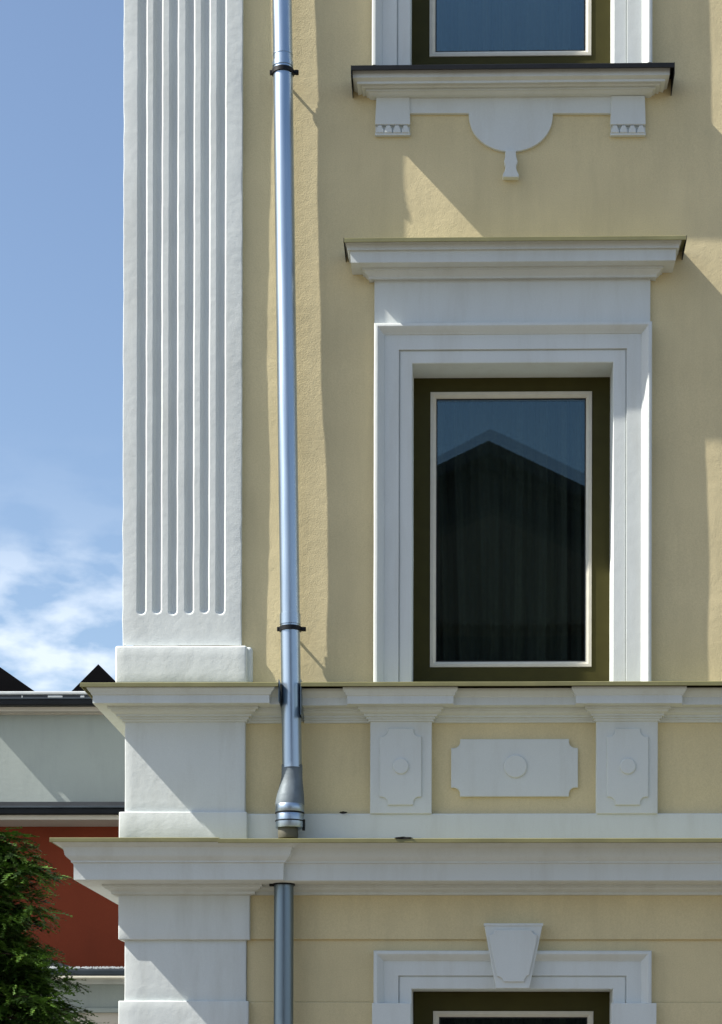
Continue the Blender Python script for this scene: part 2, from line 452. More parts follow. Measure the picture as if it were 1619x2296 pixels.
def ress(n0):
    pth = [(NR, yw)]
    for a, b_ in ((p1l, p1r), (p2l, p2r), (p1l + 2.55, p1r + 2.55), (p2l + 2.55, p2r + 2.55)):
        pth += [(a, yw), (a, y1), (b_, y1), (b_, yw)]
    pth.append((XB, yw)); return pth
midprof2 = [(o_ * .80 if o_ > 0 else o_, z_) for o_, z_ in midprof]
sweep('parapet_cornice', ress(0), midprof2, WHITE, B, wob=.0012)
# thin strip of bed moulding carried across behind the pipe
box('bed_moulding', NL - .01, NR + .01, Y(6), .04, Z(1617, 6), Z(1545, 6), WHITE, B, 0)
# flashings
def flashing(name, x0, x1, py, dfront, dback, th=8, drop=9, mat=OLIVE, left=False, right=False, px=700, endback=None):
    """sheet-metal cap: thin sloped sheet with a folded drip along the front and the open ends"""
    zf = Z(py, dfront, px); yf, yb = Y(dfront), Y(dback)
    t = .0025; hh = drop / U
    rise = (dfront - dback) / U * .045
    # cross-section in (y,z)
    sec = [(yb, zf + rise), (yf + .004, zf), (yf, zf - .003), (yf, zf - hh), (yf + .003, zf - hh - .002), (yf + .006, zf - hh + .001), (yf + .006, zf - .006), (yb, zf + rise - .006)]
    n = len(sec); V = []; Fc = []
    k = max(1, int((x1 - x0) / .3))
    for i in range(k + 1):
        x = x0 + (x1 - x0) * i / k
        wv = .0011 * noise.noise(Vector((x * 2.1, zf, 1)))
        for y, z in sec: V.append((x, y, z + wv))
    for i in range(k):
        for j in range(n):
            a = i * n + j; b_ = i * n + (j + 1) % n; Fc.append((a, b_, b_ + n, a + n))
    Fc.append(tuple(range(n))); Fc.append(tuple(k * n + j for j in range(n - 1, -1, -1)))
    ob = mesh_obj(name, V, Fc, mat, B, 30)
    return ob
def end_drip(x0, x1, zt, dfront, dback, drop0, drop1, mat):
    yf, yb = Y(dfront), Y(dback)
    v = [(x0, yf, zt), (x0, yf, zt - drop0), (x0, yb, zt - drop1), (x0, yb, zt + .003), (x1, yf, zt), (x1, yf, zt - drop0), (x1, yb, zt - drop1), (x1, yb, zt + .003)]
    f = [(0, 1, 2, 3), (4, 7, 6, 5), (0, 4, 5, 1), (1, 5, 6, 2), (2, 6, 7, 3), (3, 7, 4, 0)]
    return mesh_obj('flashing_end', v, f, mat, B)
flashing('cornice_flashing', X(179, 96, 1530), NL, 1529, 96, -8)
flashing('cornice_flashing', NR, XB, 1529, 87, -8)
box('flashing_return', X(179, 96, 1530), X(179, 96, 1530) + .006, Y(95), 6.9, Z(1538, 96, 200), Z(1530, 96, 200), OLIVE, B, 0)
box('flashing_return', X(179, 96, 1530) + .001, XL + .1, -.03, 6.9, Z(1530.5, 96, 200), Z(1529, 96, 200) , OLIVE, B, 0)
# dark upstands lining the slot cut for the pipe
for xx, s in ((NL, -1), (NR, 1)):
    a, b_ = (xx - .001, xx + .003) if s < 0 else (xx - .003, xx + .001)
    box('slot_lining', a, b_, Y(84), .02, Z(1572 if s < 0 else 1602, 84, 650), Z(1523, 84, 650), ZINCD, B, 0)  # right lining drawn longer, only to block stray sun on the base band

# --- lower cornice
lowprof = prof_from(26, [(121, 1885), (121, 1888), (117, 1890), (104, 1899), (101, 1907), (99.5, 1916), (97, 1920), (88, 1929.5), (88, 1933), (84, 1934.5), (83, 1941), (83, 1972), (79, 1975), (31, 1982), (31, 1987), (27, 1988), (25, 1992), (15, 1998), (13, 1999), (13, 2004), (3, 2006), (0, 2008)])
xql, xqr = X(265, 24, 2050), X(560, 24, 2050)
yq0, yq1 = Y(8), Y(25)
sweep('main_cornice', [(xql, 7), (xql, yq1), (xqr, yq1), (xqr, yq0), (XB, yq0)], lowprof, WHITE, B, wob=.0014)
flashing('cornice_flashing', X(111, 150, 1880), X(491, 150, 1880), 1877.5, 151, -8, px=500)
flashing('cornice_flashing', X(489, 151, 1880), XB, 1879.5, 152, -8, px=900)
box('flashing_return', X(111, 150, 1880), X(111, 150, 1880) + .006, Y(149), 6.9, Z(1886, 150, 200), Z(1878, 150, 200), OLIVE, B, 0)
box('flashing_return', X(111, 150, 1880) + .001, XL + .1, -.03, 6.9, Z(1879, 150, 200), Z(1877.5, 150, 200), OLIVE, B, 0)

# ground-floor corner pier: alternately wide and narrow blocks
for py0, py1, a, b_, d in ((2003, 2103, 265, 560, 24), (2103, 2244, 279, 552, 14), (2244, 2405, 265, 557, 24), (2405, 2560, 279, 552, 14), (2560, 2720, 265, 557, 24), (2720, 2900, 279, 552, 14), (2900, 3160, 265, 557, 24)):
    if py0 > 3000: break
    o = lumpy('pier_block', a, b_, py0, py1 + 4, -40, d, WHITER, B, .0014, .045, .006)

# small parapet pilasters with notched plaques and discs
def disc(name, px, py, r, d0, d1, parent, mat=WHITE, seg=36):
    c = W(px, py, d1); rr = r / U * (1 - d1 / F)
    pts = [(c.x + rr * math.cos(2 * math.pi * k / seg), c.z + rr * math.sin(2 * math.pi * k / seg)) for k in range(seg)]
    return prism(name, pts, Y(d1), Y(d0), mat, parent, .0065)
def plaque(px0, px1, py0, py1, r, d0, d1, dr, parent, label=None):
    pm, qm = (px0 + px1) / 2, (py0 + py1) / 2
    rr = r / U
    o = prism('plaque', notched(X(px0, d1, qm), X(px1, d1, qm), Z(py1, d1, pm), Z(py0, d1, pm), rr), Y(d1), Y(d0), WHITE, parent, .002)
    return o
def stepped(x0, x1, z0, z1, r, s, q=6):
    """rectangle with a small square step either side of each concave corner"""
    pts = []
    for cx, cz, sx, sz in ((x0, z0, 1, 1), (x1, z0, -1, 1), (x1, z1, -1, -1), (x0, z1, 1, -1)):
        arc = [(cx, cz + sz * (r + s)), (cx + sx * s, cz + sz * (r + s))]
        for k in range(1, q):
            th = math.pi / 2 * (1 - k / q)
            arc.append((cx + sx * (s + r * math.cos(th)) , cz + sz * (s + r * math.sin(th))))
        arc += [(cx + sx * (r + s), cz + sz * s), (cx + sx * (r + s), cz)]
        # start/end of arc
        if sx * sz < 0: arc.reverse()
        pts += arc
    return pts
def splaque(px0, px1, py0, py1, r, s, d0, d1, parent):
    pm, qm = (px0 + px1) / 2, (py0 + py1) / 2
    return prism('plaque', stepped(X(px0, d1, qm), X(px1, d1, qm), Z(py1, d1, pm), Z(py0, d1, pm), r / U, s / U), Y(d1), Y(d0), WHITE, parent, .0035)
for sh in (0, 1):
    for a, b_, pa, pb, cx in ((830, 968, 851, 945, 898.5), (1337, 1475, 1361, 1454, 1408)):
        off = 2.55 * U * sh
        pil = pbox('parapet_pilaster', a + off, b_ + off, 1612, 1824.5, -20, 17, WHITE, B, .004)
        pq = splaque(pa + off, pb + off, 1633, 1805, 13, 5, 16, 21, pil)
        disc('disc', cx + off, 1717.5, 18, 20, 24.5, pq)
    pq = splaque(1011.5 + off, 1296 + off, 1657, 1786, 14, 6, -5, 6, B)
    disc('disc', 1156 + off, 1718, 26, 5, 10, pq)

# --- window hood of the middle window and sill of the upper one
def closed_box_sweep(name, x0, x1, yb, prof, parent, mat=WHITE, wob=.001):
    return sweep(name, [(x0, .04), (x0, yb), (x1, yb), (x1, .04)], prof, mat, parent, wob=wob)
hx0, hx1 = X(839.5, 11, 650), X(1458.5, 11, 650)
hoodprof = prof_from(11, [(63, 539), (63, 543), (60, 548), (57, 556), (57, 561), (51, 563), (51, 568), (50, 589.5), (47, 592), (26, 601), (26, 606), (22, 608), (18, 614), (13, 620), (12, 622), (12, 626), (0, 629)])
H = empty('window_hood', (0, 0, 0)); H.parent = B; H.location = Vector((X(1150), 0, Z(600))) - B.location
closed_box_sweep('hood_cornice', hx0, hx1, Y(11), hoodprof, H)
pbox('frieze', 839.5, 1458.5, 612, 724, -10, 11, WHITE, H, .004)
lx0, lx1 = X(771.5, 84, 532), X(1539, 84, 532)
f_ = flashing('hood_flashing', lx0, lx1, 530.5, 84, -8, px=1150); 
def adopt(o, p):
    d = world_loc(p) - world_loc(o.parent)
    for v in o.data.vertices: v.co -= d
    o.parent = p
adopt(f_, H)
for a, b_ in ((lx0 - .003, lx0), (lx1, lx1 + .003)):
    e_ = end_drip(a, b_, Z(530.5, 84, 1150), 84, -8, .02, .045, BLACKM); adopt(e_, H)

SL = empty('window_sill', (0, 0, 0)); SL.parent = B; SL.location = Vector((X(1150), 0, Z(180))) - B.location
sx0, sx1 = X(843, 8, 230), X(1447, 8, 230)
sillprof = prof_from(8, [(50, 153), (50, 158), (49, 175), (46, 178), (40, 184), (40, 189), (31, 191), (30, 195), (28, 198), (21, 200), (21, 205), (17, 207), (12, 214), (8, 217), (0, 221)])
closed_box_sweep('sill_cornice', sx0, sx1, Y(8), sillprof, SL)
bx0, bx1 = X(788, 70, 145), X(1512, 70, 145)
f_ = flashing('sill_flashing', bx0, bx1, 142.5, 70, -30, drop=11, mat=BLACKM, px=1150); adopt(f_, SL)
for a, b_ in ((bx0 - .003, bx0), (bx1, bx1 + .003)):
    e_ = end_drip(a, b_, Z(142.5, 70, 1150), 70, -8, .06, .095, BLACKM); adopt(e_, SL)
# apron below the sill: band, half disc and tassel drop
apr = [(905, 214), (1385, 214), (1385, 254), (1240, 254)]
for k in range(1, 24):
    th = math.pi * k / 24; apr.append((1145.5 + 94.5 * math.cos(th), 254 + 86 * math.sin(th) ** .92))
apr += [(1051, 254), (905, 254)]
pprism('apron', apr, -10, 6.5, WHITE, SL, .003)
pprism('tassel', [(1133, 337), (1157, 337), (1157.5, 350), (1161, 362), (1157, 372), (1159, 382), (1164, 392), (1163, 397), (1128, 397), (1127, 392), (1132, 382), (1134, 372), (1130, 362), (1133, 350)], -8, 15, WHITE, SL, .004)
for c0, c1 in ((842, 919), (1369.5, 1447)):
    co = pprism('console', [(c0 + 2, 214), (c1 - 1, 214), (c1 + 1, 279), (c0 - 1, 279)], -10, 10.5, WHITE, SL, .003)
    pbox('tooth_backing', c0, c1, 278, 301, -10, 2, WHITE, co, 0)
    pbox('console_lip', c0 - 1, c1 + 1, 297, 303, -10, 8, WHITE, co, .002)
    wd = (c1 - c0) / 4
    for k in range(4):
        q0 = c0 + wd * k + 1.2; q1 = c0 + wd * (k + 1) - 1.2
        pprism('tooth', [(q0 + 4.5, 281), (q1 - 4.5, 281), (q1, 292), (q1, 297), (q0, 297), (q0, 292)], 1, 10, WHITE, co, .0015)

# --- window surrounds
def surround(px0, px1, py0, py1, name='window_surround', bead=29, fx=0):
    q = (py0 + py1) / 2; D = bead
    x0, x1 = X(px0, D, 1100), X(px1, D, 1100); z1, z0 = Z(py0, D, 1150), Z(py1, D, 1150)
    P = [(0, .04), (0, Y(25)), (1.5, Y(D - 1)), (4, Y(D)), (8, Y(D)), (12, Y(D - 3)), (17, Y(19)), (22, Y(16)), (22.5, Y(14)), (55, Y(14)), (55.5, Y(8)), (57.5, Y(8)), (58, Y(10.5)), (83.5, Y(10.5)), (85, Y(9)), (86, Y(-92)), (86, .26), (60, .26), (60, .04)]
    prof = [(i / U, y) for i, y in P]
    return frame(name, x0, x1, z0, z1, prof, WHITER if fx else WHITE, B, False, 32, .0015), (x0 + 86 / U, x1 - 86 / U, z0, z1 - 86 / U)
sm, inn_m = surround(838, 1462, 721, 1529)
su, inn_u = surround(831.5, 1461.5, -640, 142)
sd, inn_d = surround(839.5, 1464, 2131, 3080)
# flat blocks widening the ground-floor surround from its second course down
for a, b_ in ((834, 921), (1371, 1472)):
    pbox('surround_block', a, b_, 2249, 2420, -5, 31, WHITE, B, .004)
    pbox('surround_block', a, b_, 2560, 2720, -5, 31, WHITE, B, .004)
# keystone
def inset_trap(x0, x1, x2, x3, y0, y1): return [(x0, y0), (x1, y0), (x2, y1), (x3, y1)]
ks = pprism('keystone', [(1086, 2073), (1217, 2073), (1187, 2216), (1112, 2216)], -10, 40, WHITE, B, .004)
pbox('keystone_cap', 1085, 1218, 2070, 2076, -10, 42, WHITE, ks, .002)
pprism('plaque', [(1109, 2085), (1192, 2085), (1194, 2091), (1199, 2095), (1205, 2096), (1203, 2110), (1186, 2186), (1181, 2188), (1177, 2194), (1175, 2201), (1130, 2201), (1127, 2195), (1121, 2190), (1115, 2189), (1098, 2110), (1096, 2096), (1103, 2095), (1108, 2091)], 38, 45, WHITE, ks, .002)

# --- windows
def window(cas):
    D = -75; cx_, cy_ = (cas[0] + cas[1]) / 2, (cas[2] + cas[3]) / 2
    c0, c1, e0, e1 = X(cas[0], D + 2, cy_), X(cas[1], D + 2, cy_), Z(cas[3], D + 2, cx_), Z(cas[2], D + 2, cx_)
    fr = .11
    x0, x1, z0, z1 = c0 - fr, c1 + fr, e0 - fr, e1 + fr
    px_m = U
    w0 = empty('window', (0, 0, 0)); w0.parent = B; w0.location = Vector(((x0 + x1) / 2, Y(D), z0)) - B.location
    a0, a1 = x0 + .001, x1 - .001
    frame('frame', a0, a1, z0 + .001, z1 - .001, [(0, Y(D) + .07), (0, Y(D)), (fr - .004, Y(D)), (fr + .001, Y(D) + .004), (fr + .001, Y(D) + .07)], OLIVEW, w0, True, 30)
    yc = Y(D) - .006
    frame('casement', c0, c1, e0, e1, [(0, yc + .05), (0, yc + .002), (.002, yc), (.018, yc), (.022, yc + .004), (.031, yc + .010), (.036, yc + .022), (.036, yc + .05)], CREAM, w0, True, 30)
    frame('seal', c0 + .034, c1 - .034, e0 + .034, e1 - .034, [(0, yc + .03), (0, yc + .017), (.006, yc + .017), (.006, yc + .03)], RUBBER, w0, True, 30)
    g0, g1, h0, h1 = c0 + .037, c1 - .037, e0 + .037, e1 - .037
    def pane(y, bow, tilt, tiltx, nm='pane'):
        V = []; Fc = []; n = 24
        for j in range(n + 1):
            for i in range(n + 1):
                u = i / n * 2 - 1; v = j / n * 2 - 1
                V.append((g0 + (g1 - g0) * i / n, y + bow * (1 - u * u) * (1 - v * v) + tilt * v + tiltx * u, h0 + (h1 - h0) * j / n))
        for j in range(n):
            for i in range(n):
                a = j * (n + 1) + i; Fc.append((a, a + 1, a + n + 2, a + n + 1))
        return mesh_obj(nm, V, Fc, GLASS, w0, 80)
    pane(yc + .021, .0000, 0, 0)
    pane(yc + .037, .0011, -.0015, -.0005)
    # dark room behind
    rm = box('room', x0 - .6, x1 + .6, Y(D) + .2, Y(D) + 2.6, z0 - .4, z1 + .4, ROOM, w0, 0)
    bm = bmesh.new(); bm.from_mesh(rm.data)
    fr_ = min(bm.faces, key=lambda f: f.calc_center_median().y); bmesh.ops.delete(bm, geom=[fr_], context='FACES_ONLY'); bm.to_mesh(rm.data); bm.free()
    # opaque reveal collar from the window back to the room
    frame('reveal_lining', x0 - .02, x1 + .02, z0 - .02, z1 + .02, [(0, Y(D) + .21), (0, Y(D) + .072), (.03, Y(D) + .072), (.03, Y(D) + .21)], ROOM, w0, True, 30)
    V = [(x0 - .6, Y(D) + .199, z0 - .4), (x1 + .6, Y(D) + .199, z0 - .4), (x1 + .6, Y(D) + .199, z1 + .4), (x0 - .6, Y(D) + .199, z1 + .4),
         (x0, Y(D) + .199, z0), (x1, Y(D) + .199, z0), (x1, Y(D) + .199, z1), (x0, Y(D) + .199, z1)]
    mesh_obj('room_front', V, [(0, 1, 5, 4), (1, 2, 6, 5), (2, 3, 7, 6), (3, 0, 4, 7)], ROOM, w0)
    return (g0, g1, h0, h1, Y(D))
ws = [window((964.5, 1327, 878, 1495.5)), window((963.5, 1326.5, -492, 125.5)), window((970.5, 1330, 2267, 2885))]
def curtain(w_, label, sd_):
    g0, g1, h0, h1, y = w_; y += .17
    V = []; Fc = []; n = 220; rows = 8
    for j in range(rows + 1):
        z = h0 - .05 + (h1 - h0 + .12) * j / rows
        for i in range(n + 1):
            x = g0 - .08 + (g1 - g0 + .16) * i / n
            a = noise.noise(Vector((x * 3.1 + sd_, .3, z * .25))) * 4
            dy = .030 * math.sin(x * 44 + a * 1.6) + .008 * math.sin(x * 141 + a * 2)
            V.append((x, y + dy, z))
    for j in range(rows):
        for i in range(n):
            a = j * (n + 1) + i; Fc.append((a, a + 1, a + n + 2, a + n + 1))
    o = mesh_obj('curtain', V, Fc, CURT, None, 80)
    o['label'] = label; o['category'] = 'curtain'; o['group'] = 'curtains hanging behind the window panes'
curtain(ws[0], 'dark pleated curtain behind the pane of the large middle window with the gable reflection', 1)
curtain(ws[1], 'dark curtain behind the topmost window above the black sill, its upper part out of view', 5)
curtain(ws[2], 'dark curtain behind the bottom window below the keystone', 9)

# --- drainpipe
PD = 38
P0 = empty('drainpipe', (0, 0, 0)); P0.parent = B; P0.location = Vector((X(650), 0, Z(1872))) - B.location
def pt(px, py, d): return W(px, py, d)
rp = .0545
top = pt(627, -900, PD); 
t0 = pt(632.5, 0, PD); t1 = pt(655, 1722, PD + 4)
dirv = (t1 - t0); top = t0 - dirv * .55
lathe('pipe', (top, t1), [(0, rp), (1, rp)], ZINC, P0)
def on(py):
    return t0.lerp(t1, (py) / 1722.0)
def ringat(nm, py0, py1, r, mat, par=None, prof=None):
    a, b_ = on(py0), on(py1)
    return lathe(nm, (a, b_), prof or [(0, rp + .0005), (0.02, r), (.98, r), (1, rp + .0005)], mat, par or P0)
ringat('sleeve', 140, 152, rp + .0035, ZINC)
ringat('sleeve', 1377, 1402, rp + .0035, ZINC)
ringat('sleeve', 123, 126, rp + .002, ZINC)
def clamp(py, nm='clamp'):
    c = ringat(nm, py - 5, py + 5, rp + .007, BLACKM)
    p = on(py)
    for s, wd in ((1, .030), (-1, .016)):
        box('clamp_lug', p.x + s * (rp + .003) - (.0 if s > 0 else wd), p.x + s * (rp + .003) + (wd if s > 0 else 0), p.y - .009, p.y + .009, p.z - .011, p.z + .011, BLACKM, c, .002)
    q = Vector((p.x + rp + .020, p.y, p.z))
    lathe('clamp_bolt', (q + Vector((0, -.016, 0)), q + Vector((0.0001, .016, 0.0001))), [(0, .008), (1, .008)], BLACKM, c, 12)
    lathe('wall_fixing', (p + Vector((0, rp, 0)), Vector((p.x + .0005, .02, p.z + .0005))), [(0, .008), (1, .008)], BLACKM, c, 10)
clamp(163); clamp(1411)
# swan-necked boot at the foot of the upper pipe, leaning out over the lower cornice
b0 = on(1715); b1 = pt(650, 1806, PD + 8); b2 = pt(650, 1876, PD + 8)
segs = []
V = []; Fc = []; sg = 40
prof = []
NP = 26
for k in range(NP + 1):
    t = k / NP
    if t < .22: s_ = 0
    else:
        s_ = (t - .22) / .78; s_ = s_ * s_ * (3 - 2 * s_)
    r = rp + .003 + (.078 - rp) * s_ + (.0012 if (k % 2 and k < 20) else 0)
    c = b0.lerp(b1, t); c.x = b0.x + (b1.x - b0.x) * s_
    for q in range(sg):
        th = 2 * math.pi * q / sg
        V.append((c.x + r * math.cos(th), c.y + r * .85 * math.sin(th), c.z))
for k in range(NP):
    for q in range(sg):
        a = k * sg + q; b_ = k * sg + (q + 1) % sg; Fc.append((a, b_, b_ + sg, a + sg))
Fc.append(tuple(range(sg)))
mesh_obj('boot', V, Fc, BOOT, P0, 40)
yb = b1.y
def vlathe(nm, px, py0, py1, r, mat, par=None, d=PD + 8, prof=None):
    a = pt(px, py0, d); c = Vector((a.x, a.y, Z(py1, d, px)))
    return lathe(nm, (a, c), prof or [(0, r - .002), (.06, r), (.94, r), (1, r - .002)], mat, par or P0)
vlathe('boot_band', 650, 1804, 1822, .080, ZINC)
vlathe('boot_band', 650, 1824, 1857, .079, ZINC)
vlathe('seal_ring', 650, 1822, 1825, .0815, BLACKM)
vlathe('seal_ring', 650, 1840, 1843, .0815, BLACKM)
bb = pt(683, 1850, PD + 8); box('boot_catch', bb.x - .012, bb.x + .003, bb.y - .02, bb.y + .01, bb.z - .03, bb.z + .03, BLACKM, P0, .002)
vlathe('outlet_spigot', 646, 1857, 1880, .056, simple('aged_spigot', (.10, .095, .07), .6))

P1 = empty('drainpipe', (0, 0, 0)); P1.parent = B; P1.location = Vector((X(636), 0, 0)) - B.location
P1['label'] = 'darker lower drainpipe coming out under the main cornice'
dlow = 52
a = pt(636.5, 1978, dlow); lathe('pipe', (a, Vector((a.x, a.y, 0.02))), [(0, rp), (1, rp)], ZINCD, P1)
lathe('collar', (pt(636.5, 1975, dlow), pt(636.5, 1985, dlow)), [(0, rp + .008), (1, rp + .008)], BLACKM, P1)
cc = pt(612, 1980, dlow); box('collar_lug', cc.x - .02, cc.x + .01, cc.y - .012, cc.y + .012, cc.z - .018, cc.z + .014, BLACKM, P1, .003)
# eaves cornice and roof, above the picture
zt = Z(-1200)
epro = [(-.3, zt + .45), (.42, zt + .45), (.42, zt + .36), (.34, zt + .3), (.34, zt + .18), (.12, zt + .14), (.08, zt), (-.3, zt)]
sweep('eaves_cornice', [(XL, 7.4), (XL, 0), (XR, 0), (XR, 7.4)], epro, WHITE, B)
rv = [(XL - .42, -.42, zt + .46), (XR + .42, -.42, zt + .46), (XR + .42, 7.9, zt + .46), (XL - .42, 7.9, zt + .46), (XL + 2.5, 3.7, zt + 3.2), (XR - 2.5, 3.7, zt + 3.2)]
mesh_obj('roof', rv, [(0, 1, 5, 4), (1, 2, 5), (2, 3, 4, 5), (3, 0, 4), (0, 3, 2, 1)], DARK, B)

# dead leaves caught on the ledges
for (px, py, d, ln, lab) in ((770, 1822, 20, 9, 'small dark dead leaf lying on the narrow ledge under the ochre panel'), (905, 1879, 152, 20, 'long dark dead leaf hanging over the olive edge of the main cornice')):
    c = W(px, py, d); V = []; n = 8
    for k in range(n + 1):
        t = k / n * 2 - 1; wdt = .006 * (1 - t * t) + .0008
        V.append((c.x + t * ln / U, c.y - .004 - .002 * math.sin(k), c.z + wdt + .001 * math.sin(k * 2.0)))
        V.append((c.x + t * ln / U, c.y - .002, c.z - wdt))
    V += [(x, y + .004, z) for x, y, z in V]
    Fc = []; m = 2 * (n + 1)
    for k in range(n):
        a = 2 * k; Fc += [(a, a + 2, a + 3, a + 1), (a + m, a + 1 + m, a + 3 + m, a + 2 + m), (a, a + m, a + 2 + m, a + 2), (a + 1, a + 3, a + 3 + m, a + 1 + m)]
    o = mesh_obj('dead_leaf', V, Fc, LEAFB, None)
    o['label'] = lab; o['category'] = 'leaf'

# ------------------------------------------------------------------ grey and red neighbour
D1 = -3200
NB = empty('grey_building', (X(0, D1), Y(D1), 0), 'grey and red rendered building with dark gutters behind the pilaster', 'building')
xr = 620
def nbox(name, px0, px1, py0, py1, dd0, dd1, mat, b=0, par=None):
    return pbox(name, px0, px1, py0, py1, D1 + dd0, D1 + dd1, mat, par or NB, b)
nbox('upper_wall', -900, xr, 1585, 1812, -1200, 0, GREYW)
nbox('soffit', -44, xr, 1578, 1594, -20, 62, BEIGE)
ev = nbox('gutter', -40, xr, 1566, 1580, 50, 100, BLACKM, .01)
nbox('gutter_lip', -40, xr, 1563, 1567, 96, 104, GUTTER, .004, ev)
nbox('roof_edge', -40, xr, 1549, 1557, -20, 80, PALEM, .01)
nbox('fascia', -38, xr, 1556, 1568, -20, 74, DARK)
for a, b_ in ((107, 140), (180, 189), (48, 51)):  # small pale pieces along the dark fascia
    nbox('pale_piece', a, b_, 1559, 1564.5, 70, 78, PALEM, .004)
nbox('soffit_trim', -38, xr, 1592, 1601, -20, 16, BEIGE)
# bars added out of view at the eaves end to cast a shadow strip
nbox('shadow_bar', -58, -51, 1580, 1592, -5, 96, DARK)
nbox('shadow_bar', -40, -33, 1586, 1601, -5, 52, DARK)
# flat roof behind the edge
zr = Z(1552, D1)
box('roof', X(-40, D1), X(xr, D1), Y(D1 + 10), Y(D1 - 1200), zr - .05, zr, DARK, NB, 0)
# projecting ledge and gutter between grey and red storey
nbox('ledge_roof', -900, xr, 1798, 1808, -10, 70, DARK)
lg = nbox('gutter', -900, xr, 1811, 1826, 60, 150, BLACKM, .012)
nbox('gutter_lip', -900, xr, 1807, 1812, 140, 156, GUTTER, .006, lg)
nbox('soffit', -900, xr, 1824, 1838, -150, 130, BEIGE)
nbox('soffit_trim', -900, xr, 1836, 1846, -150, -40, BEIGE)
nbox('lower_wall', -900, xr, 1843, 2800, -1200, -60, REDW)
# black gables and dormers standing on its roof
def gable(pts, d, depth, lab=None):
    ob = pprism('roof_gable', pts, d - depth, d, ROOFB, NB, .0)
    return ob
gable([(-75, 1443), (78, 1550), (78, 1560), (-228, 1560), (-228, 1550)], D1 - 160, 900)
gable([(220.5, 1489), (281, 1549), (281, 1560), (160, 1560), (160, 1550)], D1 - 200, 900)

# ------------------------------------------------------------------ low annexe in front of it
D2 = -2700
AN = empty('low_annexe', (X(0, D2), Y(D2), 0), 'low pale annexe with grey gutter and metal roof edge beside the conifer', 'building')
def abox(name, px0, px1, py0, py1, dd0, dd1, mat, b=0, par=None):
    return pbox(name, px0, px1, py0, py1, D2 + dd0, D2 + dd1, mat, par or AN, b)
abox('wall', -700, 600, 2200, 2262, -420, 0, GREYW)
abox('lower_wall', -700, 600, 2271, 3100, -420, -6, BEIGE)
abox('band', -700, 600, 2259, 2270, -420, 10, GREYW, .006)
abox('shadow_gap', -700, 600, 2269, 2273, -420, -14, DARK)
abox('fascia', -700, 600, 2194, 2206, -400, 30, PALEM, .006)
gt = abox('gutter', -700, 600, 2172, 2188, 10, 90, GUTTER, .014)
abox('gutter_lip', -700, 600, 2188, 2193, 10, 92, CREAM, .004, gt)
abox('roof', -700, 600, 2169, 2174, -420, 60, DARK)
rng = random.Random(3)
V = []; Fc = []
for k in range(420):   # grit and moss along the gutter edge
    px = rng.uniform(20, 345); c = W(px, 2169.5 + rng.uniform(-2.2, .6), D2 + 88)
    s = rng.uniform(.003, .010); b0_ = len(V)
    for dx, dy, dz in ((-1, 0, -1), (1, 0, -1), (0, 1, -1), (0, .3, .8)): V.append((c.x + dx * s * 1.3, c.y + dy * s, c.z + dz * s))
    Fc += [(b0_, b0_ + 1, b0_ + 3), (b0_ + 1, b0_ + 2, b0_ + 3), (b0_ + 2, b0_, b0_ + 3), (b0_, b0_ + 2, b0_ + 1)]
o = mesh_obj('roof_grit', V, Fc, PALEM, AN); o['kind'] = 'stuff'
pprism('side_roof', [(40, 2128), (156, 2166), (156, 2171), (40, 2171)], D2 - 300, D2 + 20, DARK, AN, 0)

# ------------------------------------------------------------------ gabled house across the street (seen mirrored in the pane)
yh = -24.0; yg = Y(-82)
def mir(px, py):
    v = CAM.to_3x3() @ Vector(((px - PX0) / F, -(py - PY0) / F, -1.0)); o_ = CAM.translation
    t = (yg - o_.y) / v.y; h = o_ + v * t
    t2 = (yg - yh) / v.y
    return h.x + v.x * t2, h.z + v.z * t2
ax, az = mir(1095, 988); lx, lz = mir(983, 1042)
sl_ = (az - lz) / (ax - lx)
hw = 6.2
OH = empty('gabled_house', (ax, yh, 0), 'brown gabled house across the street, mirrored in the middle window', 'building')
HW = plaster('brown_render', (.10, .08, .055), vary=.1)
HWL = plaster('dark_render', (.035, .032, .03), vary=.1)
prism('wall', [(ax - hw + .7, 0), (ax + hw - .7, 0), (ax + hw - .7, az - sl_ * (hw - .7) - .3), (ax, az - .3), (ax - hw + .7, az - sl_ * (hw - .7) - .3)], yh - .6, yh - 9, HWL, OH, 0)
for s in (-1, 1):
    v = []
    for y in (yh, yh - 9.5):
        v += [(ax, y, az), (ax + s * hw, y, az - sl_ * hw), (ax + s * hw, y, az - sl_ * hw - .22), (ax, y, az - .22)]
    mesh_obj('roof', v, [(0, 1, 2, 3), (4, 7, 6, 5), (0, 4, 5, 1), (1, 5, 6, 2), (2, 6, 7, 3), (3, 7, 4, 0)], DARK, OH)
gx0, gz0 = mir(1100, 1165)
prism('porch_gable', [(gx0 - 4.4, gz0 - 2.0), (gx0 + 4.4, gz0 - 2.0), (gx0, gz0)], yh + .3, yh - .7, HW, OH, 0)
for k in (-1, 0, 1):
    fo = box('window', ax + k * 2.6 - .6, ax + k * 2.6 + .6, yh - .62, yh - .5, 5.2, 6.7, CREAM, OH, .01)
    box('pane', ax + k * 2.6 - .5, ax + k * 2.6 + .5, yh - .5, yh - .49, 5.3, 6.6, BLACKM, fo, 0)

